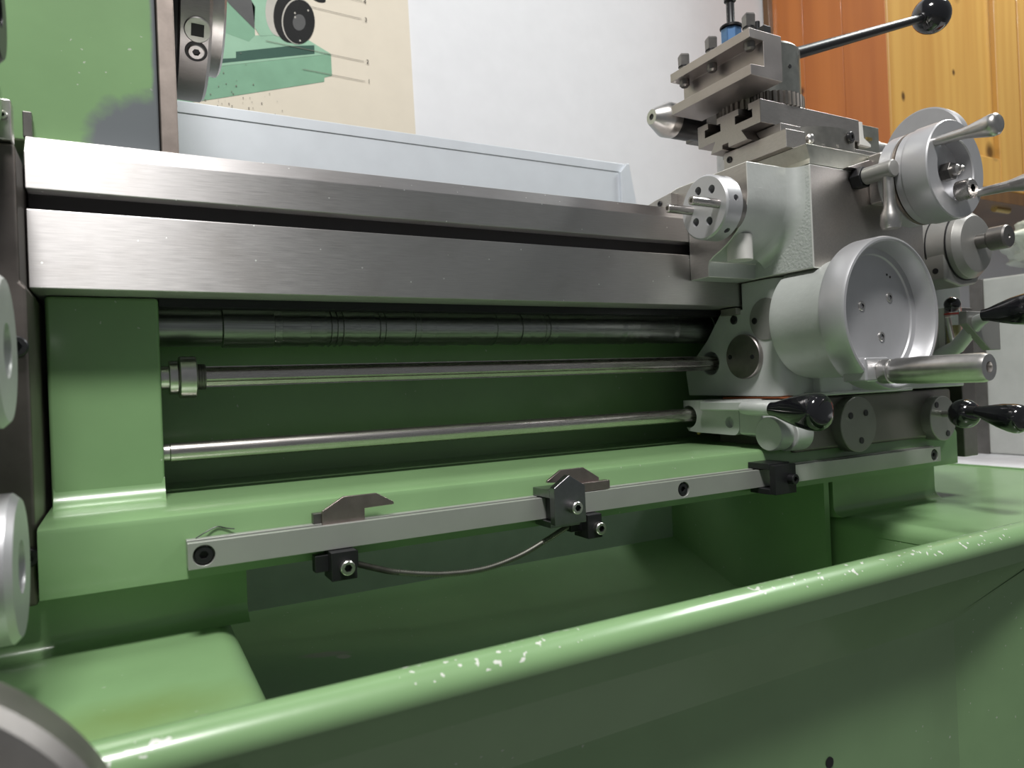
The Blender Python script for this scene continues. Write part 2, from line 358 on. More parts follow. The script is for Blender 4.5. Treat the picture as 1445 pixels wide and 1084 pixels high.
# stop bar under the ledge edge ------------------------------------------------
sb = thing('stop_bar', (.42, -.052, .791), 'long flat steel stop bar screwed to the front of the green ledge', 'stop bar')
prof = [(-.0458, .7912), (-.0458, .8062), (-.0512, .8062), (-.0512, .8030), (-.0540, .8030), (-.0540, .8057), (-.0580, .8057), (-.0580, .7912)]
SCX = [.0806, .4243, .7535]
obj('bar', B().prism(prof, 0, .0725, .764), plain('stop_bar_steel', (.42, .43, .40), .40, .5, var=.04), sb, bev=.0004,
    cuts=[(lambda cb, x=x: cb.cyl((x, -.0590, .7983), (0, 1, 0), .0057, .0055, 28)) for x in SCX])
for x in SCX: screw('socket_screw', (x, -.0536, .7983), mY, .0050, .0036, BLACK, sb, .0024, .0025)

def polyplate(pts, y0, y1): return B().prism(pts, 1, y0, y1)
grp = 'trip dogs on the stop bar'
d1 = thing('trip_dog', (.155, -.055, .774), 'thin steel trip dog, hooked towards the carriage, above a black clamp block', 'trip dog', grp)
obj('cam_plate', polyplate([(.1461, .8035), (.1463, .8138), (.1594, .8212), (.1802, .8211), (.1909, .8147), (.1909, .8131), (.1722, .8127), (.1720, .8035)], -.0537, -.0515), steel('dog_steel', (.36, .30, .28), .36), d1, bev=.0003)
obj('pad', B().box(.1415, .1475, -.0512, -.0462, .8064, .8125), DARKSTEEL, d1, bev=.0003)
obj('clamp_block', B().box(.1478, .1630, -.0650, -.047, .7738, .7908), BLACK, d1, bev=.0005)
obj('clamp_tab', B().box(.1402, .1662, -.0570, -.0495, .7785, .7885), BLACK, d1, bev=.0005)
screw('socket_screw', (.1565, -.0650, .7815), mY, .0043, .0042, BRIGHT, d1, .0024, .0025)
d2 = thing('trip_dog', (.335, -.055, .774), 'thin steel trip dog with a dark clamp block, mostly behind the pointed stop', 'trip dog', grp)
obj('cam_plate', polyplate([(.3033, .8150), (.3036, .8163), (.3148, .8229), (.3343, .8231), (.3476, .8147), (.3476, .8125), (.3520, .8122), (.3520, .8035), (.3240, .8035), (.3240, .8135)], -.0537, -.0515), bpy.data.materials['dog_steel'], d2, bev=.0003)
obj('foot_pad', B().box(.3235, .3545, -.0575, -.0515, .8062, .8125), bpy.data.materials['dog_steel'], d2, bev=.0005)
obj('clamp_block', B().box(.3285, .3407, -.0650, -.047, .7738, .7908), BLACK, d2, bev=.0005)
obj('clamp_tab', B().box(.3195, .345, -.0570, -.0495, .7785, .7885), BLACK, d2, bev=.0005)
screw('socket_screw', (.3372, -.0650, .7808), mY, .0043, .0042, BRIGHT, d2, .0024, .0025)
hs = thing('clamp_stop', (.308, -.06, .788), 'dark polished stop with a pointed roof shape clamped across the bar', 'stop')
hsm = steel('stop_block_steel', (.22, .22, .23), .3)
obj('plate', polyplate([(.2953, .7888), (.3205, .7888), (.3205, .8139), (.3079, .8219), (.2955, .8141)], -.0752, -.0690), hsm, hs, bev=.0005)
obj('jaw', B().box(.2955, .3195, -.0690, -.0465, .8066, .8122), hsm, hs, bev=.0005)
obj('jaw', B().box(.2955, .3195, -.0690, -.0480, .7862, .7908), hsm, hs, bev=.0005)
obj('pressure_pad', B().box(.2985, .3170, -.0645, -.0583, .7914, .8054), BLACK, hs)
screw('socket_screw', (.3105, -.0752, .8000), mY, .0043, .0055, BRIGHT, hs, .0024, .0025)
h3 = thing('clamp_stop', (.518, -.06, .786), 'plain black clamp stop on the bar in the shade of the carriage', 'stop')
obj('plate', B().box(.5065, .5310, -.0752, -.0690, .7865, .8105), BLACK, h3, bev=.0005)
obj('jaw', B().box(.5065, .5310, -.0690, -.0465, .8066, .8115), BLACK, h3, bev=.0005)
obj('jaw', B().box(.5065, .5310, -.0690, -.0480, .7862, .7908), BLACK, h3, bev=.0005)
screw('socket_screw', (.5240, -.0752, .7985), mY, .0043, .0055, BLACK, h3, .0024, .0025)

# spiral-armoured cable hanging between the dogs
cp = [(.166, -.053, .7795), (.178, -.053, .7748), (.1916, -.053, .7703), (.2201, -.053, .7644), (.2507, -.053, .7627), (.278, -.053, .7671), (.3011, -.053, .7751), (.3191, -.053, .7822), (.324, -.053, .7835)]
def spline(pts, n):
    out = []; pts = [Vector(p) for p in pts]; ext = [2*pts[0]-pts[1]]+pts+[2*pts[-1]-pts[-2]]
    for i in range(1, len(ext)-2):
        a, b_, c, d = ext[i-1:i+3]
        for k in range(n):
            t = k/n; out.append(.5*((2*b_)+(c-a)*t+(2*a-5*b_+4*c-d)*t*t+(3*b_-a-3*c+d)*t**3))
    return out+[pts[-1]]
cs = spline(cp, 34)
obj('armoured_cable', B().tube(cs, [.0021 if i % 2 else .0015 for i in range(len(cs))], 10), steel('cable_armour', (.16, .16, .14), .5), smooth=80,
    label='thin spiral-armoured steel cable sagging between the two trip dogs', cat='cable')
# thread of swarf
obj('swarf_curl', B().tube(spline([(.0775, -.0495, .8066), (.083, -.0470, .8090), (.089, -.0462, .8110), (.094, -.0462, .8095), (.098, -.047, .8088)], 6), .00035, 6), BLACK,
    label='tiny dark curl of swarf lying on the stop bar end', cat='swarf')

# ================================================================== rods in the bed gap
XE = .5600
ls = thing('lead_screw', (.3, .062, .916), 'thick dark oily lead screw tucked up under the lower guideway', 'lead screw')
lprof = [(0, 0), (.0138, 0), (.0138, .04), (.0150, .041), (.0150, .075), (.0139, .0755)]
x = .08
while x < .70: rr = random.uniform(.0137, .0144); lprof += [(.0148, x), (.0148, x+.0006), (rr, x+.0009), (rr, x+.0040)]; x += random.choice([.012, .02, .007, .03, .0045])
lprof += [(.0139, .72), (0, .72)]
obj('screw', B().lathe(lprof, (.0668, .062, .9343), (1, 0, 0), 40), LEADM, ls, smooth=40)
fs = thing('feed_shaft', (.3, .042, .89), 'splined steel feed shaft with a stepped collar at the column', 'feed shaft')
N = 8; sp = []
for k in range(N):
    a = 2*math.pi*k/N
    for da, r in ((-.24, .0072), (.24, .0072), (.27, .0060), (.51, .0060)): sp.append((.042+r*math.cos(a+da), .8985+r*math.sin(a+da)))
obj('shaft', B().prism(sp, 0, .09, XE), ROD, fs, smooth=20)
obj('spindle', B().cyl((.0668, .042, .8985), (1, 0, 0), .0078, .012, 32), BRIGHT, fs)
obj('collar', B().cyl((.0715, .042, .8985), (1, 0, 0), .0112, .0058, 36, .0006), BRIGHT, fs)
obj('collar', B().cyl((.0776, .042, .8985), (1, 0, 0), .0140, .0108, 40, .0008), BRIGHT, fs)
obj('threaded_nut', B().lathe([(0, 0)]+[(r, .0008*i) for i, r in enumerate([.0088, .0084]*4)]+[(0, .0064)], (.0884, .042, .8985), (1, 0, 0), 32), DARKSTEEL, fs)
cr = thing('control_rod', (.3, .0445, .842), 'plain round steel control rod, lowest in the bed gap', 'control rod')
obj('rod', B().cyl((.0705, .0445, .8488), (1, 0, 0), .0064, XE-.0705-.02, 32, .0006), ROD, cr)
obj('rod_end', B().cyl((.0660, .0445, .8488), (1, 0, 0), .0058, .006, 28), BRIGHT, cr)

# ================================================================== feed gearbox at the left end
gb = thing('feed_gearbox', (-.06, .03, .778), 'dark oily steel gearbox plate at the end of the bed', 'gearbox')
obj('plate', B().prism([(-.16, .7785), (.0022, .7785), (.0022, .946), (-.0006, .949), (-.0006, 1.0215), (-.16, 1.0215)], 1, -.032, .12), BROWNSTEEL, gb, bev=.0018, seg=2)
screw('plate_bolt', (-.0030, -.032, .9146), mY, .0055, .004, BLACK, gb)
screw('plate_bolt', (-.0012, -.032, .8045), mY, .0050, .0035, BLACK, gb)
obj('cover', B().box(-.16, -.004, -.07, -.032, 1.0216, 1.055), GREEN, gb, bev=.012, seg=5)
obj('hinge_bracket', B().box(-.0085, -.0012, -.036, -.026, 1.0216, 1.043), BRIGHT, gb, bev=.0008)
obj('hinge_bracket', B().box(-.0010, .0036, .0120, .0190, 1.0395, 1.0545), DARKSTEEL, gb, bev=.0006)
screw('hinge_pin', (-.0048, -.036, 1.034), mY, .0022, .002, BRIGHT, gb)
for nme, z, r, m, lab in (('selector_knob', .8184, .0300, TURN, 'lowest turned metal selector knob with a dark recess in its end'), ('selector_knob', .9063, .0315, SILVER_FLAT, 'middle grey-green selector knob beside the gearbox plate'), ('selector_knob', 1.047, .0230, BLACK, 'topmost black selector knob beside the headstock')):
    k = thing(nme, (-.02, -.13, z-r), lab, 'knob')
    xf = .0066 if z < .85 else (.0046 if z < 1 else .0062)
    obj('grip', B().lathe([(0, -.055), (r*.9, -.055), (r, -.052), (r, -.0025), (r-.0025, 0), (r*.36, 0), (r*.33, -.006), (0, -.006)], (xf, -.13, z), (1, 0, 0), 56), m, k, smooth=40)
    obj('end_recess', B().cyl((xf-.0058, -.13, z), (1, 0, 0), r*.3, .001, 28), BLACK, k)
    obj('stem', B().cyl((-.034, -.13, z), (0, 1, 0), .008, .0975 if z < 1.02 else .0595, 24), DARKSTEEL, k)
fw = thing('handwheel', (-.033, -.262, .67), 'large dull steel handwheel rim in front of the tray', 'handwheel')
wc = (-.0329, -.262, .7494); R0 = .0785
obj('rim', B().lathe([(R0-.017, 0), (R0-.017, .004), (R0-.013, .0065), (R0-.0115, .0075), (R0-.003, .0075), (R0, .0045), (R0, -.01), (R0-.004, -.014), (R0-.017, -.014), (R0-.017, 0)], wc, mY, 96), steel('handwheel_rim_steel', (.50, .47, .45), .4, (1, 1, 1), 0, None, .15, 40, .3), fw, smooth=40)
obj('disc', B().cyl((wc[0], wc[1]+.008, wc[2]), mY, R0-.016, .009, 64), steel('handwheel_disc_steel', (.26, .24, .24), .45), fw)
obj('shaft', B().cyl((wc[0], wc[1]+.008, wc[2]), (0, 1, 0), .012, .046, 24), DARKSTEEL, fw)

# ================================================================== headstock and chuck
hd = thing('headstock', (.02, .1, 1.0392), 'green headstock casting with worn grey paint at its lower corner', 'headstock')
obj('body', B().box(-.20, .0708, .02, .20, 1.0394, 1.42), GREEN_HEAD, hd, bev=.0016)
obj('spindle_flange', B().box(.0714, .0815, .0185, .20, 1.0394, 1.42), BROWNSTEEL if False else steel('flange_steel', (.34, .29, .26), .5, (1, 1, 1), 0, None, .2, 60, .3), hd, bev=.0008, label='brownish steel flange at the spindle end')
obj('flange_seal', B().cyl((.0816, .1, 1.19), (1, 0, 0), .082, .0035, 64), BLACK, hd)
ch = thing('lathe_chuck', (.1, .1, 1.12), 'round polished steel lathe chuck with a square key socket', 'chuck')
obj('body', B().lathe([(0, 0), (.0745, 0), (.0765, .002), (.0765, .0200), (.0745, .0222), (0, .0222)], (.0852, .1, 1.19), (1, 0, 0), 96), steel('chuck_steel', (.42, .40, .39), .3, (6, 60, 60), .6, (0, .6, .8), .1, 30), ch, smooth=40)
obj('jaw_ring', B().lathe([(0, 0), (.0560, 0), (.0565, .0095), (.0545, .0112), (0, .0112)], (.1074, .1, 1.19), (1, 0, 0), 80), BRIGHT, ch, smooth=40)
a = Vector((.0978, .1, 1.19))+Vector((0, -.0765*math.cos(math.radians(44)), -.0765*math.sin(math.radians(44))))
dn = Vector((0, -math.cos(math.radians(44)), -math.sin(math.radians(44))))
obj('key_socket', B().cyl(a-dn*.003, dn, .0086, .0040, 36, .0006), BRIGHT, ch)
q = Vector((0, 0, 1)).rotation_difference(dn)
sq = B(); sq.lathe([(0, 0), (.0058, 0), (.0058, .0006), (0, .0006)], a+dn*.0007, dn, 4, math.pi/4); obj('square_hole', sq, BLACK, ch)
b2 = Vector((.0976, .1, 1.19))+Vector((0, -.0765*math.cos(math.radians(55.5)), -.0765*math.sin(math.radians(55.5)))); dn2 = Vector((0, -math.cos(math.radians(55.5)), -math.sin(math.radians(55.5))))
obj('screw_recess', B().cyl(b2-dn2*.0035, dn2, .0074, .0038, 32), BLACK, ch)
screw('locking_screw', b2-dn2*.001, dn2, .0056, .0022, BRIGHT, ch, .0027, .0018)

# ================================================================== carriage
ca = thing('carriage', (.62, 0, .815), 'silver painted lathe carriage with saddle and apron astride the bed', 'carriage')
# saddle: barrel-shaped front casting
bp = [(-.0300, .9885), (-.0375, .9915), (-.0445, .9952), (-.0510, .9995), (-.0570, 1.0045), (-.0620, 1.0105), (-.0660, 1.0170), (-.0690, 1.0240), (-.0702, 1.0310), (-.0702, 1.0440), (-.0702, 1.0584)]
pf = [(-.0006, .9716), (-.0230, .9716), (-.0230, .9805), (-.0245, .9850)] + bp[:-1] + [(-.0702, 1.0585), (.012, 1.0585), (.035, 1.0545), (.060, 1.0500), (.132, 1.0480), (.132, 1.0400), (.0125, 1.0400), (-.0006, 1.0285)]
sad = obj('saddle', B().prism(pf, 0, .494, .5515), [SILVER, GROUND], ca, smooth=30, bev=.0007, edge=WORN_HIGHLIGHT, split=lambda p: 1 if p.normal.x < -.9 or p.normal.z > .9 else 0, label='barrel-shaped silver saddle casting with a ground end face')
fb = B(); rows = []; rf = .011
for i, p in enumerate(bp):                                   # concave fillet swept round the barrel where it meets the bridge
    t0 = Vector(bp[max(i-1, 0)]); t1 = Vector(bp[min(i+1, len(bp)-1)]); tg = (t1-t0).normalized(); nn = Vector((-tg.y, tg.x))
    if nn.x > 0: nn = -nn
    rows.append(fb.verts([(.5506-rf+rf*math.cos(math.radians(t)), p[0]+nn.x*(rf-rf*math.sin(math.radians(t)))*.9999, p[1]+nn.y*(rf-rf*math.sin(math.radians(t)))) for t in range(0, 91, 15)]))
for r0, r1 in zip(rows, rows[1:]):
    for k in range(6): fb.bm.faces.new([r0[k], r0[k+1], r1[k+1], r1[k]])
obj('barrel_fillet', fb, SILVER, sad, smooth=80)
obj('bolt_boss', B().cyl((.5060, -.0480, .9822), (0, 0, 1), .0105, .021, 32), WHITEPAINT, sad, label='white painted bolt boss on the saddle')
obj('bridge', B().box(.5505, .705, -.0854, .02, .9718, 1.0585), [GROUND, SILVER_ROUGH], ca, bev=.0010, edge=WORN_HIGHLIGHT, split=lambda p: 1 if p.normal.x < -.9 else 0, label='saddle bridge with a rough silver side and dark ground front')
obj('dovetail', B().prism([(.5502, 1.0586), (.5516, 1.0632), (.5474, 1.0750), (.7045, 1.0750), (.7005, 1.0632), (.7020, 1.0586)], 1, -.0854, -.002), steel('dovetail_steel', (.50, .50, .44), .4), ca, bev=.0004, label='ground dovetail guide on top of the saddle')
obj('gib_strip', B().prism([(.592, 1.0588), (.636, 1.0588), (.636, 1.0600), (.624, 1.0690)], 1, -.0905, -.0855), HOLDER, ca, bev=.0004)
obj('way_wiper', B().prism([(.012, 1.0405), (.012, 1.0535), (.034, 1.0515), (.055, 1.0480), (.100, 1.0455), (.100, 1.0405)], 0, .486, .494), GROUND, ca, bev=.0005)
screw('wiper_screw', (.486, .027, 1.0468), mX, .0026, .0012, BLACK, ca)
# apron
ap = B().prism([(-.05, .865), (.0745, .867), (.0780, .891), (.045, .922), (.026, .9460), (-.0015, .9470), (-.0015, .9712), (-.05, .9712)], 0, .555, .825)
ed = [e for e in ap.bm.edges if all(abs(v.co.x-.555) < 1e-6 and abs(v.co.y+.05) < 1e-6 for v in e.verts)]
bmesh.ops.bevel(ap.bm, geom=ed, offset=.018, segments=8, profile=.5, affect='EDGES')
apr = obj('apron', ap, SILVER_FLAT, ca, bev=.0012, smooth=40, cuts=[lambda cb: cb.cyl((.548, .042, .8985), (1, 0, 0), .0112, .02, 32)], label='silver painted apron box with round covers')
obj('barrel_pad', B().prism([(.588, .8652), (.632, .8652), (.632, .872), (.617, .884), (.588, .884)], 1, -.058, -.049), SILVER_FLAT, apr, bev=.0012)
obj('lip', B().box(.575, .72, -.060, -.049, .8640, .8672), SILVER_FLAT, apr, bev=.0012)
obj('way_clamp', B().box(.5495, .556, .0005, .020, .9425, .9488), GROUND, apr, bev=.0004)
screw('socket_screw', (.5552, .0086, .9380), mX, .0042, .0016, BLACK, apr)
cv = obj('cover_cap', B().cyl((.555, -.0045, .9026), mX, .0207, .0052, 48, .0008), steel('cap_steel', (.34, .31, .30), .36), ca, label='dark domed steel cover cap on the apron side')
for y, z in ((.0105, .9030), (-.0165, .9018)): obj('cap_hole', B().cyl((.5500, y, z), mX, .0022, .0006, 18), BLACK, cv)
c2 = obj('cover_cap', B().cyl((.5552, -.0296, .9352), mX, .0190, .0010, 48, .0003), GREYBOX, ca, label='flush grey cover disc partly behind the handwheel barrel')
screw('cap_screw', (.5542, -.0168, .9345), mX, .0030, .0008, BLACK, c2)
# handwheel barrel + handwheel
WX, WZ = .5855, .9302
obj('handwheel_barrel', B().lathe([(0, 0), (.0495, 0), (.0500, .004), (.0503, .052), (.0520, .0545), (.0522, .0575), (.0505, .0590), (0, .0590)], (WX, -.0495, WZ), mY, 80), SILVER, ca, smooth=35, label='silver painted barrel behind the carriage handwheel')
hw = obj('handwheel', B().lathe([(0, 0), (.0585, 0), (.0610, .0016), (.0617, .004), (.0617, .0215), (.0607, .0240), (.0590, .0245), (.0575, .0236), (.0560, .020), (.0545, .0085), (.0500, .0078), (.0490, .0066), (.0475, .0062), (0, .0062)], (WX, -.1063, WZ), mY, 112), TURN, ca, smooth=32, label='dished aluminium carriage handwheel')
for xx, zz in ((.5713, .9373), (.6078, .9451), (.5953, .9125)): screw('wheel_screw', (xx, -.1120, zz), mY, .0040, .0014, BRIGHT, hw, .0021, .001)
for xx, zz in ((.606, .9640), (.610, .9622)): obj('pin_hole', B().cyl((xx, -.1122, zz), mY, .0010, .0005, 12), BLACK, hw)
obj('handle_bracket', B().box(.546, .575, -.1320, -.1110, .8760, .8950), TURN, hw, bev=.002, seg=3)
obj('bracket_rivet', B().cyl((.5595, -.1318, .8865), mY, .0032, .0012, 20, .0003), BRIGHT, hw)
obj('crank_handle', B().lathe([(0, 0), (.0092, 0), (.0096, .002), (.0096, .0085), (.0088, .0092), (.0092, .0100), (.0099, .0130), (.0099, .024), (.0103, .030), (.0103, .0755), (.0092, .0790), (.0040, .0790), (.0033, .0740), (0, .0740)], (.5660, -.1310, .8835), mY, 48), BRIGHT, hw, smooth=35, label='polished steel crank handle')
# stop turret on the saddle's end face
TY, TZ = -.0500, 1.0233
hol = [(-.0443, 1.0379), (-.0595, 1.0356), (-.0404, 1.0131), (-.0557, 1.0108)]
tur = obj('stop_turret', B().lathe([(0, 0), (.0248, 0), (.0262, .0014), (.0264, .0165), (0, .0165)], (.4650, TY, TZ), (1, 0, 0), 80), TURN, ca, smooth=32, label='round aluminium stop turret drilled with holes',
    cuts=[(lambda cb, y=y, z=z: cb.cyl((.460, y, z), (1, 0, 0), .0036, .017, 24)) for y, z in hol] +
         [(lambda cb, t=t: cb.cyl((.4745, TY-.030*math.cos(math.radians(t)), TZ+.030*math.sin(math.radians(t))), (0, math.cos(math.radians(t)), -math.sin(math.radians(t))), .0026, .012, 20)) for t in (5, 62, -55)])
obj('turret_neck', B().cyl((.4812, TY, TZ), (1, 0, 0), .0185, .0132, 48), DARKSTEEL, tur)
for y, z, x0 in ((-.0655, 1.0225, .4370), (-.0350, 1.0240, .4395)):
    obj('stop_pin', B().lathe([(0, .002), (.0015, .002), (.0017, 0), (.0032, 0), (.0036, .0006)]+[(.0036 if i % 2 else .0034, .001+.0006*i) for i in range(42)]+[(.0036, .0290), (0, .0290)], (x0, y, z), (1, 0, 0), 24), ROD, tur, smooth=50, label='threaded stop pin')
# clamp lever on the saddle front
cl = obj('clamp_lever', B().cyl((.6090, -.0950, 1.0512), mY, .0072, .0262, 32, .0008), GREYBOX, ca, label='steel clamping spindle with a hanging handle')
obj('hex_nut', B().cyl((.6090, -.0857, 1.0512), mY, .0095, .0095, 6), BLACK, cl, bev=.0005)
obj('handle', B().lathe([(0, 0), (.0040, 0), (.0046, .022), (.0050, .030), (.0075, .036), (.0082, .044), (.0070, .048), (0, .0485)], (.6090, -.1150, 1.0500), (.02, -.01, -1), 28), BRIGHT, cl, smooth=50)
# lower lever bracket
br = B().prism([(.052, .8630), (.052, .842), (.046, .8335), (.036, .8325), (-.012, .8315)]+arc(-.012, .8385, .007, 270, 180, 5)[1:]+[(-.019, .8630)], 0, .527, .60)
brk = obj('lever_bracket', br, SILVER_FLAT, ca, bev=.0010, smooth=45, cuts=[lambda cb: cb.cyl((.520, .0452, .8472), (1, 0, 0), .0108, .03, 28), lambda cb: cb.cyl((.520, -.0075, .8430), (1, 0, 0), .0052, .012, 24)], label='silver bracket where the control rod enters')
obj('grease_nipple', B().lathe([(0, 0), (.0016, 0), (.0022, .002), (.0012, .003), (0, .0034)], (.531, .0365, .8330), (0, 0, -1), 14), BRASS, brk)
obj('bracket_web', B().prism([(.5275, .8325), (.5275, .8600), (.545, .862), (.60, .862), (.60, .826), (.56, .826)], 1, -.045, -.018), SILVER_FLAT, brk, bev=.002)
lv = obj('feed_lever', B().box(.5195, .5268, -.036, .0220, .8540, .8622), SILVER_FLAT, ca, bev=.0012, label='silver feed lever with a black tapered grip')
obj('lever_shank', B().lathe([(0, 0), (.0050, 0), (.0062, .008), (.0064, .030), (.0050, .0325), (0, .033)], (.5195, -.0310, .8565), mY, 32), SILVER_FLAT, lv, smooth=40)
def grip(o, d, L_, R_, parent, n=40):
    return obj('grip', B().lathe([(0, 0), (R_*.38, 0), (R_*.42, L_*.10), (R_*.62, L_*.28), (R_*.86, L_*.52), (R_*.99, L_*.74), (R_, L_*.84), (R_*.94, L_*.92), (R_*.80, L_*.97), (R_*.5, L_*.995), (0, L_)], o, d, n), PLASTIC, parent, smooth=60, label='glossy black tapered plastic grip')
grip((.5195, -.0625, .8560), (.02, -1, -.05), .052, .0152, lv)
kn = obj('stop_knob', B().lathe([(0, 0), (.0138, 0), (.0145, .0007), (.0145, .0150), (0, .0150)], (.5250, -.0531, .8342), (1, 0, 0), 48), SILVER_FLAT, ca, smooth=35, label='plain silver round knob under the feed lever')
obj('knob_neck', B().cyl((.540, -.0531, .8335), (1, 0, 0), .0105, .03, 32), DARKSTEEL, kn)
obj('knob_bezel', B().cyl((.5445, -.0531, .8330), (1, 0, 0), .0150, .02, 40, .0008), SILVER_FLAT, kn)
# lower gear housing
gh = obj('gear_housing', B().box(.560, .800, -.0500, .04, .8148, .8632), plain('dark_gear_housing', (.20, .185, .17), .45, .55, 0, .1, 200), ca, bev=.003, seg=3, label='dark grey gear housing below the apron')
obj('sealant', B().box(.5578, .590, -.0482, .03, .8632, .8648), ORANGE, gh)
dk = obj('housing_disc', B().cyl((.6358, -.0480, .8360), mY, .0256, .0120, 56, .0006), plain('grey_disc_metal', (.25, .25, .225), .42, .55), gh)
for xx, zz in ((.6245, .8445), (.6460, .8460), (.6385, .8210)): obj('disc_hole', B().cyl((xx, -.0599, zz), mY, .0030, .0006, 18), BLACK, gh)
d2_ = obj('housing_disc', B().cyl((.7681, -.0450, .8340), mY, .0225, .0150, 56, .0006), plain('grey_disc_metal_light', (.28, .28, .26), .38, .6), gh)
for xx, zz in ((.757, .848), (.7745, .8185)): obj('disc_hole', B().cyl((xx, -.0599, zz), mY, .0030, .0006, 18), BLACK, gh)
bl = obj('ball_lever', B().cyl((.7681, -.0595, .8385), (-.56, -1, .05), .0032, .024, 20), BRIGHT, ca, label='short lever with a round black ball')
obj('ball', B().sphere((.7506, -.0900, .8400), .0140), PLASTIC, bl)
gl = obj('reverse_lever', B().cyl((.7330, -.1030, .8440), (-.03, -1, -.05), .0042, .016, 20), BLACK, ca, label='reversing lever with a black tapered grip')
grip((.7320, -.1110, .8435), (-.03, -1, -.18), .042, .0130, gl)
ul = obj('half_nut_lever', B().tube([(.775, -.0495, .895), (.770, -.075, .905), (.745, -.110, .9275), (.740, -.120, .9300)], [.007, .007, .006, .005], 14), SILVER_FLAT, ca, smooth=60, label='silver half-nut lever with a black tapered grip')
obj('lever_plate', B().prism([(.772, .900), (.790, .900), (.790, .936), (.735, .937), (.735, .925)], 1, -.105, -.097), GREYBOX, ul, bev=.001)
grip((.7330, -.1200, .9310), (-.02, -1, .04), .048, .0140, ul)
# oil sight glass
sg = obj('sight_glass', B().lathe([(.0078, 0), (.0078, .046), (.0070, .046), (.0070, 0), (.0078, 0)], (.7880, -.0620, .9000), (0, 0, 1), 28), GLASS, ca, label='oil sight glass tube with yellow oil')
obj('scale_strip', B().box(.7830, .7930, -.0565, -.0500, .9000, .9460), WHITEPAINT, sg)
obj('oil', B().cyl((.7880, -.0620, .9025), (0, 0, 1), .0066, .025, 24), OIL, sg)
for z in (.9005, .9385): obj('red_band', B().cyl((.7880, -.0620, z), (0, 0, 1), .0081, .0016, 24), RED, sg)
obj('cap', B().sphere((.7880, -.0620, .9490), .0078), PLASTIC, sg)
obj('cap', B().sphere((.7880, -.0630, .8970), .0068), BLACK, sg)
obj('oil_pipe', B().tube(spline([(.765, -.07, .935), (.770, -.07, .915), (.777, -.07, .900), (.783, -.068, .8955), (.795, -.062, .8960)], 5), .0024, 10), BRIGHT, sg, smooth=60)
# clamp body on the right of the saddle
kx, kz = .7653, 1.0020
kb = obj('clamp_housing', B().lathe([(0, 0), (.0330, 0), (.0330, .022), (.0322, .0480), (.0270, .0540), (.0250, .0545), (0, .0545)], (kx, -.0460, kz), mY, 48), GREYBOX, ca, smooth=30, bev=.0004, label='grey cylindrical clamp housing with slits and a knurled knob')
obj('clamp_lug', B().prism([(.734, .9680), (.734, .9950), (.790, .9950), (.797, .9800), (.786, .9660), (.760, .9625)], 1, -.0880, -.0470), GREYBOX, kb, bev=.003, seg=3)
for y in (-.0690, -.0880):
    obj('slit', B().lathe([(.0326, 0), (.0334, 0), (.0334, .0013), (.0326, .0013), (.0326, 0)], (kx, y, kz), mY, 48), BLACK, kb)
for x_, y_ in ((.7345, -.078), (.7345, -.058)): obj('lug_hole', B().cyl((x_, y_, .9780), mX, .0028, .001, 18), BLACK, kb)
obj('body_hole', B().cyl((.7332, -.055, 1.002), mX, .0040, .001, 18), BLACK, kb)
obj('end_knob', B().lathe([(0, 0), (.0070, 0), (.0070, .010), (.0098, .0110), (.0110, .0125), (.0110, .0260), (.0098, .0275), (.0020, .0275), (.0015, .0265), (0, .0265)], (kx+.002, -.1000, kz+.002), mY, 40), DARKSTEEL, kb, smooth=35)

# ================================================================== cross slide
cx = thing('cross_slide', (.63, -.03, 1.0745), 'ground steel cross slide with a large dial handwheel on the saddle dovetail', 'cross slide')
obj('plate', B().prism([(.540, -.0010), (.540, -.0720), (.5640, -.0720), (.5660, -.0600), (.716, -.0600), (.716, -.0010)], 2, 1.0752, 1.0910), GROUND, cx, bev=.0006)
screw('gib_screw', (.540, -.0085, 1.0835), mX, .0030, .0012, BLACK, cx)
obj('screw_bracket', B().box(.626, .690, -.0990, -.0858, 1.0300, 1.0740), GROUND, cx, bev=.002)
sw = obj('swivel_base', B().cyl((.6120, -.0085, 1.0753), (0, 0, 1), .0620, .0262, 96), steel('swivel_steel', (.46, .44, .40), .35), cx, smooth=35, cuts=[lambda cb: cb.prism([(.53, -.0615), (.5745, -.0615), (.5745, -.0425), (.70, -.0425), (.70, .0125), (.53, .0125)], 2, 1.0911, 1.12)], label='round graduated swivel base')
obj('dome_screw', B().sphere((.5820, -.0630, 1.0905), .0046, (1, .7, 1), 16), BRIGHT, sw)
screw('socket_screw', (.6262, -.0690, 1.0952), (.25, -1, 0), .0052, .0030, BLACK, sw, .0026, .0015)
for txt, ang in (('20', 252), ('15', 266.5)):
    cu = bpy.data.curves.new('grad', 'FONT'); cu.body = txt; cu.size = .0040; cu.extrude = .0001; cu.align_x = 'CENTER'
    to = bpy.data.objects.new('t', cu); COL.objects.link(to); bpy.context.view_layer.update()
    me = bpy.data.meshes.new_from_object(to.evaluated_get(bpy.context.evaluated_depsgraph_get())); bpy.data.objects.remove(to); bpy.data.curves.remove(cu)
    t = math.radians(ang); p = Vector((.6120+.0621*math.cos(t), -.0085+.0621*math.sin(t), 1.0835))
    go = bpy.data.objects.new('graduation', me); COL.objects.link(go); me.materials.append(BRIGHT); go.parent = sw
    go.location = p-WL[sw]; go.rotation_euler = (math.pi/2, 0, t+math.pi/2)
DX, DZ = .6545, 1.0485
dl = obj('dial', B().lathe([(0, 0), (.0375, 0), (.0395, .002), (.0395, .0120), (.0380, .0130), (.0380, .0160), (.0398, .0170), (.0398, .0225), (.0405, .0232), (.0409, .0245), (.0409, .0440), (.0400, .0450), (.0262, .0450), (.0255, .0440), (.0252, .0330), (0, .0330)], (DX, -.1000, DZ), mY, 96), TURN, cx, smooth=32, label='wide graduated dial handwheel of turned aluminium')
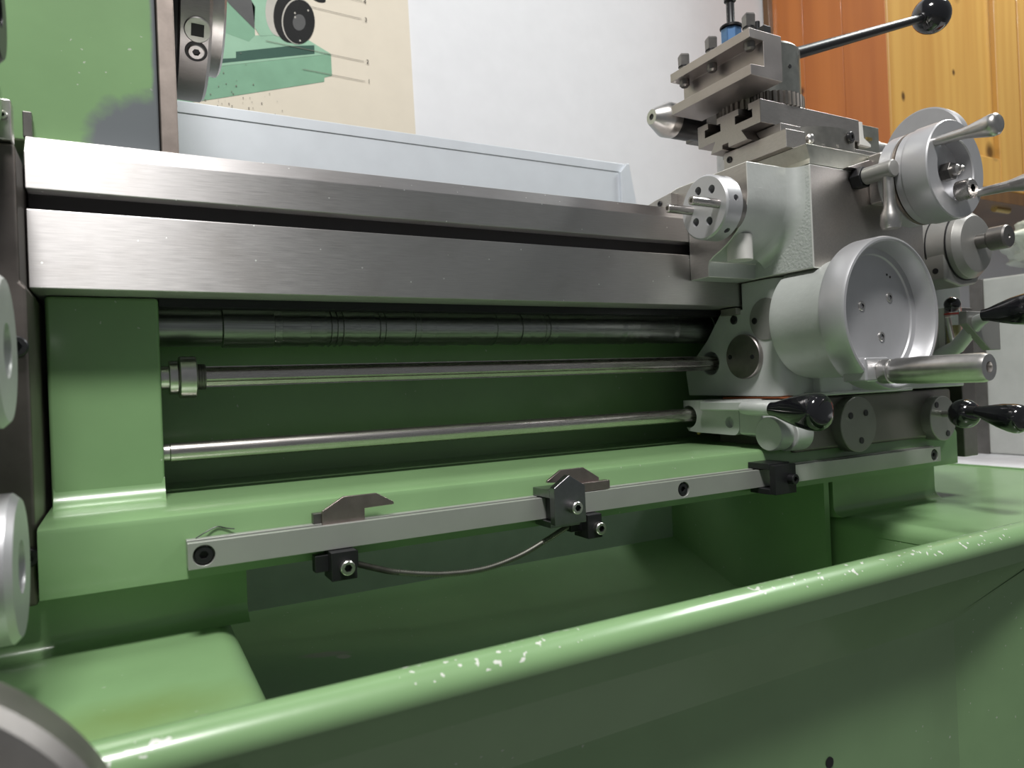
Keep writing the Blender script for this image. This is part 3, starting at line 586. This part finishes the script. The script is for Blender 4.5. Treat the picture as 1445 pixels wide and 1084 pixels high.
obj('dial_groove', B().lathe([(.0382, 0), (.0397, .0003), (.0397, .0025), (.0382, .0028), (.0382, 0)], (DX, -.1132, DZ), mY, 80), steel('groove_steel', (.3, .26, .23), .45), dl)
obj('shaft_nut', B().cyl((DX+.003, -.1330, DZ), mY, .0078, .0080, 6), DARKSTEEL, dl, bev=.0004)
obj('shaft_tip', B().lathe([(0, 0), (.0045, 0), (.0045, .004), (.0025, .0055), (.0025, .0075), (.0012, .0090), (0, .0090)], (DX+.003, -.1410, DZ), mY, 20), BRIGHT, dl)
screw('balance_screw', (.6570, -.1448, 1.0300), mY, .0082, .0115, ROD, dl, .0036, .006)
for bx, bz, dv in ((.6268, 1.0673, (0, -1, -.03)), (.6861, 1.0317, (.02, -1, -.02))):
    obj('crank_handle', B().lathe([(0, 0), (.0036, 0), (.0044, .022), (.0050, .026), (.0076, .038), (.0086, .043), (.0082, .0465), (.0060, .0485), (0, .049)], (bx, -.1448, bz), dv, 32), BRIGHT, dl, smooth=50, label='flared bright steel crank handle')

# ================================================================== top slide
ts = thing('top_slide', (.6, -.015, 1.091), 'ground steel top slide with two T-slots and a dovetail', 'top slide')
yc = -.0152
def sl(y0): return [(y0-.0055, 1.1222), (y0-.0055, 1.1165), (y0-.0098, 1.1165), (y0-.0098, 1.1095), (y0+.0098, 1.1095), (y0+.0098, 1.1165), (y0+.0055, 1.1165), (y0+.0055, 1.1222)]
tp = [(-.0530, 1.1018), (-.0530, 1.1222)] + sl(-.0340) + sl(.0035) + [(.0226, 1.1222), (.0226, 1.1018), (.0010, 1.1018), (.0072, 1.0918), (-.0080, 1.0918), (-.0080, 1.0962), (-.0150, 1.0962), (-.0150, 1.0918), (-.0378, 1.0918), (-.0312, 1.1018)]
obj('slide_body', B().prism(tp, 0, .532, .6640), steel('top_slide_steel', (.48, .45, .43), .42, (6, 20, 20), 0, None, .08, 30, .15), ts, bev=.0005, label='T-slotted slide body')
obj('guide_rail', B().prism([(-.0325, 1.1010), (-.0395, 1.0912), (-.060, 1.0912), (-.060, 1.1010)], 0, .5480, .5735), GROUND, ts, bev=.0004)
eb = obj('end_block', B().box(.6665, .6980, -.0500, .020, 1.0955, 1.1205), steel('end_block_steel', (.47, .47, .42), .4), ts, bev=.0005, label='end block with a slotted lock')
obj('index_plate', B().prism([(.6645, 1.0990), (.6645, 1.1210), (.6685, 1.1210), (.6700, 1.1060), (.6800, 1.1010), (.6800, 1.0985)], 1, -.0535, -.0500), WHITEPAINT, eb, bev=.0003)
obj('lock_slot', B().box(.6780, .6860, -.0512, -.0499, 1.1065, 1.1090), BRASS, eb)
obj('spindle_boss', B().cyl((.6980, -.0180, 1.1080), (1, 0, 0), .0150, .035, 40, .001), BRIGHT, ts)
obj('spindle', B().cyl((.7330, -.0210, 1.1130), (1, 0, 0), .0080, .078, 28), BRIGHT, ts)
obj('handwheel', B().lathe([(0, 0), (.0420, 0), (.0436, .0016), (.0436, .012), (.0420, .0136), (0, .0136)], (.8060, -.0270, 1.1200), (1, 0, 0), 80), plain('grey_wheel_paint', (.33, .33, .34), .45, .4), ts, smooth=35, label='round grey handwheel at the end of the top slide')

# ================================================================== tool post
tp_ = thing('tool_post', (.578, -.019, 1.1222), 'cylindrical steel tool post with a toothed ring and long locking lever', 'tool post')
PX, PY = .5760, -.0165
gear = []
NT = 44
for k in range(NT):
    a = 2*math.pi*k/NT
    for da, r in ((0, .0370), (.028, .0390), (.085, .0390), (.113, .0370)): gear.append((.5740+r*math.cos(a+da), -.0155+r*math.sin(a+da)))
obj('toothed_ring', B().prism(gear, 2, 1.1223, 1.1345), steel('ring_steel', (.26, .24, .22), .4), tp_, smooth=20)
obj('body', B().lathe([(0, 0), (.0335, 0), (.0345, .001), (.0345, .0440), (.0325, .0465), (0, .0465)], (PX, PY, 1.1346), (0, 0, 1), 80), steel('post_steel', (.46, .46, .42), .3), tp_, smooth=35)
obj('set_hole', B().cyl((PX-.002, PY-.0338, 1.1580), (-.05, -1, 0), .0018, .001, 14), BLACK, tp_)
obj('sticker', B().lathe([(.0347, 0), (.0348, 0), (.0348, .022), (.0347, .022), (.0347, 0)], (PX, PY, 1.1450), (0, 0, 1), 80), LABELW, tp_) if False else None
lb = B(); 
pts = [(PX+.0348*math.cos(math.radians(t)), PY+.0348*math.sin(math.radians(t))) for t in range(-36, 20, 4)]; pin = [(PX+.0346*math.cos(math.radians(t)), PY+.0346*math.sin(math.radians(t))) for t in range(16, -40, -4)]
obj('sticker', lb.prism(pts+pin, 2, 1.1400, 1.1660), LABELW, tp_, label='small white sticker with red print')
obj('sticker_print', B().prism([(PX+.0350*math.cos(math.radians(t)), PY+.0350*math.sin(math.radians(t))) for t in range(-34, -16, 3)]+[(PX+.0347*math.cos(math.radians(t)), PY+.0347*math.sin(math.radians(t))) for t in range(-19, -37, -3)], 2, 1.152, 1.1640), RED, tp_)
lp0 = Vector((.5900, -.0345, 1.1770)); lp1 = Vector((.8010, -.0345, 1.2570)); dv = (lp1-lp0).normalized()
lk = obj('locking_lever', B().lathe([(0, 0), (.0056, 0), (.0054, .03), (.0043, (lp1-lp0).length-.004), (.0043, (lp1-lp0).length), (0, (lp1-lp0).length)], lp0, dv, 24), BLACK, tp_, smooth=40, label='black locking lever')
obj('lever_head', B().cyl((PX, PY, 1.1810), (0, 0, 1), .020, .004, 40, .001), DARKSTEEL, lk)
obj('ball_ferrule', B().cyl(lp1-dv*.001, dv, .0056, .006, 20, .0006), BLACK, lk)
obj('ball_knob', B().sphere(lp1+dv*.0215, .0190, (1.06, 1, 1), 32), PLASTIC, lk, label='glossy black ball knob')

# ---- tool holder
th = thing('tool_holder', (.522, -.0225, 1.1306), 'grooved steel tool holder with square-head clamp screws on the tool post', 'tool holder')
hp = [(.5030, 1.1306), (.5030, 1.1393), (.5189, 1.1400), (.5189, 1.1612), (.5030, 1.1612), (.5030, 1.1690), (.5405, 1.1690), (.5405, 1.1306)]
obj('body', B().prism(hp, 1, -.0705, .0250), HOLDER, th, bev=.0004)
def square_screw(y):
    s_ = obj('clamp_screw', B().lathe([(0, 0), (.0030, 0), (.0046, .0016), (.0046, .0190), (0, .0190)], (.5110, y, 1.1545), (0, 0, 1), 20), DARKSTEEL, th, smooth=40)
    obj('flange', B().cyl((.5110, y, 1.1725), (0, 0, 1), .0052, .0016, 20, .0005), BLACK, s_)
    obj('square_head', B().lathe([(0, 0), (.0056, 0), (.0058, .0095), (.0050, .0110), (0, .0110)], (.5110, y, 1.1738), (0, 0, 1), 4, .4), DARKSTEEL, s_, bev=.0003, smooth=20)
for y in (.0150, -.0200, -.0630): square_screw(y)
obj('adjuster_block', B().lathe([(0, 0), (.0094, 0), (.0094, .024), (0, .024)], (.5300, -.0260, 1.1690), (0, 0, 1), 8, .39), BLUE, th, bev=.001, label='blue anodised height adjuster')
obj('adjuster_nut', B().cyl((.5290, -.0270, 1.1930), (0, 0, 1), .0098, .0022, 28, .0006), BLACK, th)
obj('adjuster_stud', B().lathe([(0, 0), (.0045, 0), (.0036, .003), (.0036, .0215), (.0052, .0225), (.0052, .034), (0, .034)], (.5290, -.0270, 1.1950), (0, 0, 1), 20), BLACK, th)
obj('spare_stud', B().box(.5270, .5355, -.0650, -.0565, 1.1690, 1.1790), BLACK, th, bev=.0006)
obj('spare_stud_tip', B().cyl((.5290, -.0560, 1.1690), (0, 0, 1), .0024, .0165, 12), BLACK, th)
# ---- boring bar holder behind
bh = thing('boring_bar_holder', (.56, .045, 1.1222), 'cone-nosed steel bar holder pointing towards the headstock behind the tool holder', 'bar holder')
obj('holder_block', B().box(.555, .610, .0330, .0640, 1.1226, 1.160), DARKSTEEL, bh, bev=.001)
obj('nose', B().lathe([(0, .0015), (.0030, .0015), (.0030, 0), (.0070, 0), (.0082, .0012), (.0160, .0160), (.0166, .0175), (.0166, .0260), (0, .0260)], (.4985, .0485, 1.1370), (1, 0, 0), 40), BRIGHT, bh, smooth=25)
obj('nose_bore', B().cyl((.4992, .0485, 1.1370), (1, 0, 0), .0028, .001, 6), BLACK, bh)
obj('shank', B().lathe([(0, 0), (.0164, 0), (.0164, .020), (.0150, .021), (.0150, .036), (0, .036)], (.5245, .0485, 1.1370), (1, 0, 0), 40), BLACK, bh, smooth=35)

# ================================================================== splash guard, poster
sp_ = thing('splash_guard', (.3, .35, .76), 'brushed aluminium splash guard with a folded top edge behind the bed', 'splash guard')
obj('sheet', B().box(-.5, .690, .3495, .3525, .75, 1.1902), ALU, sp_)
obj('hem', B().box(-.5, .702, .3485, .3555, 1.1905, 1.2035), ALU, sp_, bev=.0008, label='folded hem along the top')
obj('end_fold', B().prism([(.690, .90), (.690, 1.19), (.702, 1.2035), (.706, 1.2035), (.728, 1.09), (.728, .90)], 1, .344, .3505), ALU, sp_, bev=.001, label='folded end flange')
po = thing('wall_poster', (.1, .4975, 1.0), 'cream paper poster showing a green machine with numbered parts', 'poster')
YP = .4968
def flat(name, poly, mat, y, parent=po, label=None):
    b = B(); v = b.verts([(x, y, z) for x, z in poly]); b.bm.faces.new(v); v2 = b.verts([(x, y+.0001, z) for x, z in poly]); b.bm.faces.new(list(reversed(v2)))
    return obj(name, b, mat, parent, label=label)
obj('sheet', B().prism([(-.35, 1.0), (.4385, 1.0), (.4345, 1.27), (.4288, 1.55), (.4235, 1.80), (-.35, 1.80)], 1, .4972, .4998), PAPER, po)
def oval(c, ux, uz, n=32): return [(c[0]+ux[0]*math.cos(t)+uz[0]*math.sin(t), c[1]+ux[1]*math.cos(t)+uz[1]*math.sin(t)) for t in [2*math.pi*i/n for i in range(n)]]
dy = .00012
flat('printed_base', [(.10, 1.250), (.1576, 1.2684), (.3024, 1.3156), (.3031, 1.3216), (.3137, 1.3258), (.3133, 1.3561), (.1798, 1.3163), (.10, 1.291)], P_GREEN, YP)
flat('printed_bed', [(.10, 1.2915), (.1798, 1.3166), (.3133, 1.3564), (.2837, 1.3693), (.2517, 1.3706), (.2131, 1.3619), (.1829, 1.378), (.10, 1.36)], P_GREEN2, YP)
flat('printed_body', [(.10, 1.34), (.2131, 1.3622), (.2131, 1.55), (.10, 1.55)], P_GREEN, YP+.00005)
flat('printed_channel', [(.10, 1.296), (.18, 1.32), (.2907, 1.3521), (.2907, 1.3639), (.2567, 1.3563), (.1883, 1.3355), (.188, 1.3271), (.10, 1.306)], P_DARK, YP-dy)
flat('printed_shadow', [(.165, 1.36), (.205, 1.352), (.2131, 1.3619), (.1829, 1.390), (.165, 1.39)], P_GREEN, YP-dy)
flat('printed_column', [(.2050, 1.55), (.2086, 1.4313), (.2135, 1.3713), (.2194, 1.3622), (.2517, 1.3706), (.2472, 1.3974), (.2421, 1.55)], P_GREEN2, YP-2*dy)
flat('printed_table', [(.15, 1.435), (.1828, 1.3965), (.2125, 1.3702), (.2145, 1.3998), (.1979, 1.4288), (.17, 1.47)], P_GREY, YP-2*dy)
flat('printed_scale', oval((.2465, 1.4010), (.0190, .0042), (.0012, .0345)), P_SILVER, YP-3*dy)
flat('printed_knob', oval((.2610, 1.3970), (.0235, .005), (.0014, .0360)), INK, YP-4*dy)
flat('printed_knob_ring', oval((.2702, 1.3925), (.0222, .0047), (.0013, .0318)), P_SILVER, YP-5*dy)
flat('printed_knob_face', oval((.2712, 1.3920), (.0214, .0045), (.0012, .0306)), INK, YP-6*dy)
flat('printed_knob_cap', oval((.2712, 1.391), (.0086, .0018), (.0004, .0112)), P_GREY, YP-7*dy)
for (x, z) in ((.2660, 1.397), (.2840, 1.410), (.2660, 1.4025), (.2715, 1.3660)): flat('printed_glint', oval((x, z), (.0012, 0), (0, .0014), 10), P_SILVER, YP-8*dy)
flat('printed_lever', oval((.2995, 1.4300), (.0095, -.0010), (.0012, .0045)), INK, YP-dy)
for a, b_ in (((.320, 1.4410), (.3611, 1.4403)), ((.2884, 1.4162), (.359, 1.4146)), ((.2264, 1.357), (.3597, 1.3541)), ((.2735, 1.3275), (.3606, 1.3259))):
    flat('leader_line', [(a[0], a[1]-.0003), (b_[0], b_[1]-.0003), (b_[0], b_[1]+.0003), (a[0], a[1]+.0003)], INKLINE, YP-9*dy)
for txt, x, z in (('4', .3648, 1.4402), ('3', .3652, 1.4144), ('2', .3653, 1.3541), ('1', .3663, 1.3264)):
    cu = bpy.data.curves.new('num', 'FONT'); cu.body = txt; cu.size = .0085; cu.align_x = 'CENTER'; cu.align_y = 'CENTER'; cu.extrude = .00005
    to = bpy.data.objects.new('t', cu); COL.objects.link(to); bpy.context.view_layer.update()
    me = bpy.data.meshes.new_from_object(to.evaluated_get(bpy.context.evaluated_depsgraph_get())); bpy.data.objects.remove(to); bpy.data.curves.remove(cu)
    o = bpy.data.objects.new('printed_number', me); COL.objects.link(o); me.materials.append(INK); o.parent = po; o.location = Vector((x, YP-9*dy, z))-WL[po]; o.rotation_euler = (math.pi/2, 0, 0)
rs = random.Random(3)
for k in range(46):
    x = .185+rs.gauss(0, .028); z = 1.275+rs.gauss(0, .018); r = rs.uniform(.0003, .0010)
    if x > .13: flat('spatter', oval((x, z), (r, 0), (0, r), 6), INKLINE, YP-9*dy)

# ================================================================== pine wall cabinet
pc = thing('wall_cabinet', (1.6, .375, 1.215), 'knotty pine wall cabinet with framed doors above the workbench', 'cabinet')
X0, X1, Y0, Y1, Z0, Z1 = 1.19, 2.35, .25, .498, 1.2150, 1.95
n = 3; wd = (Y1-Y0-.004)/n
for k in range(n): obj('plank', B().box(X0, X0+.02, Y0+.004+k*wd, Y0+.004+(k+1)*wd-.0006, Z0+.004, Z1), PINE_O, pc, bev=.001, label='pine side board with its orange lighting tone in the colour' if k == 0 else None)
obj('wall_strip', B().box(X0-.012, X0, Y1-.014, Y1, Z0, Z1), PINE_D, pc, bev=.001)
obj('base_board', B().box(X0, X1, Y0, Y1, Z0-.02, Z0+.003), PINE_D, pc, bev=.001)
obj('backing_board', B().box(X0+.02, X1, Y1-.01, Y1, Z0, Z1), PINE_D, pc)
def door(xa, xb):
    st = .078
    d = obj('door', B().box(xa+st, xb-st, Y0+.010, Y0+.018, Z0+.062, Z1-.06), PINE_Y, pc, label='yellow pine door with a sunk panel')
    for a_, b_ in ((xa, xa+st), (xb-st, xb)): obj('stile', B().box(a_, b_, Y0, Y0+.022, Z0+.004, Z1), PINE_Y, d, bev=.003, seg=3)
    for a_, b_ in ((Z0+.004, Z0+.064), (Z1-.062, Z1)): obj('rail', B().box(xa+st, xb-st, Y0+.001, Y0+.021, a_, b_), PINE_Y, d, bev=.003, seg=3)
door(1.1905, 1.600); door(1.606, 2.012)
obj('hinge', B().cyl((1.55, Y0+.03, Z0-.022), (1, 0, 0), .006, .05, 16), BRASS, pc)

# ================================================================== bench at the right, with what stands on it
wb = thing('workbench', (1.6, 0, 0), 'white laminate workbench beyond the end of the lathe', 'bench')
obj('worktop', B().box(1.15, 2.4, -.45, .49, .712, .740), WHITEB, wb, bev=.003)
obj('cupboard', B().box(1.24, 2.4, -.40, .49, 0, .711), BLACK, wb, bev=.002)
gbx = thing('control_box', (1.45, .12, .74), 'light grey enamelled control box on the white workbench', 'control box')
obj('case', B().box(1.30, 1.62, .058, .193, .7402, 1.030), BOXGREY, gbx, bev=.004, seg=3)
obj('edge_strip', B().box(1.297, 1.302, .1750, .1965, .7402, 1.030), DARKSTEEL, gbx, bev=.001)
rc = obj('red_carton', B().box(1.345, 1.62, -.12, .050, .7402, 1.000), REDBOX, label='red card box standing beside the grey control box', cat='box', bev=.002)
# crumpled plastic bag
bb = B(); bmesh.ops.create_icosphere(bb.bm, subdivisions=5, radius=1)
from mathutils import noise as mn
for v in bb.bm.verts:
    p = v.co.normalized(); k = 1+.34*mn.noise(p*2.1+Vector((3, 1, 4)))+.17*abs(mn.noise(p*5.3))-.10*abs(mn.noise(p*9.1+Vector((2, 2, 2))))
    q_ = p*k; v.co = Vector((1.46+.15*q_.x, .055+.135*q_.y, 1.083+.058*q_.z))
    if v.co.z < 1.0315: v.co.z = 1.0315
obj('plastic_bag', bb, BAG, label='crumpled whitish plastic bag lying on the grey control box', cat='bag', smooth=60)
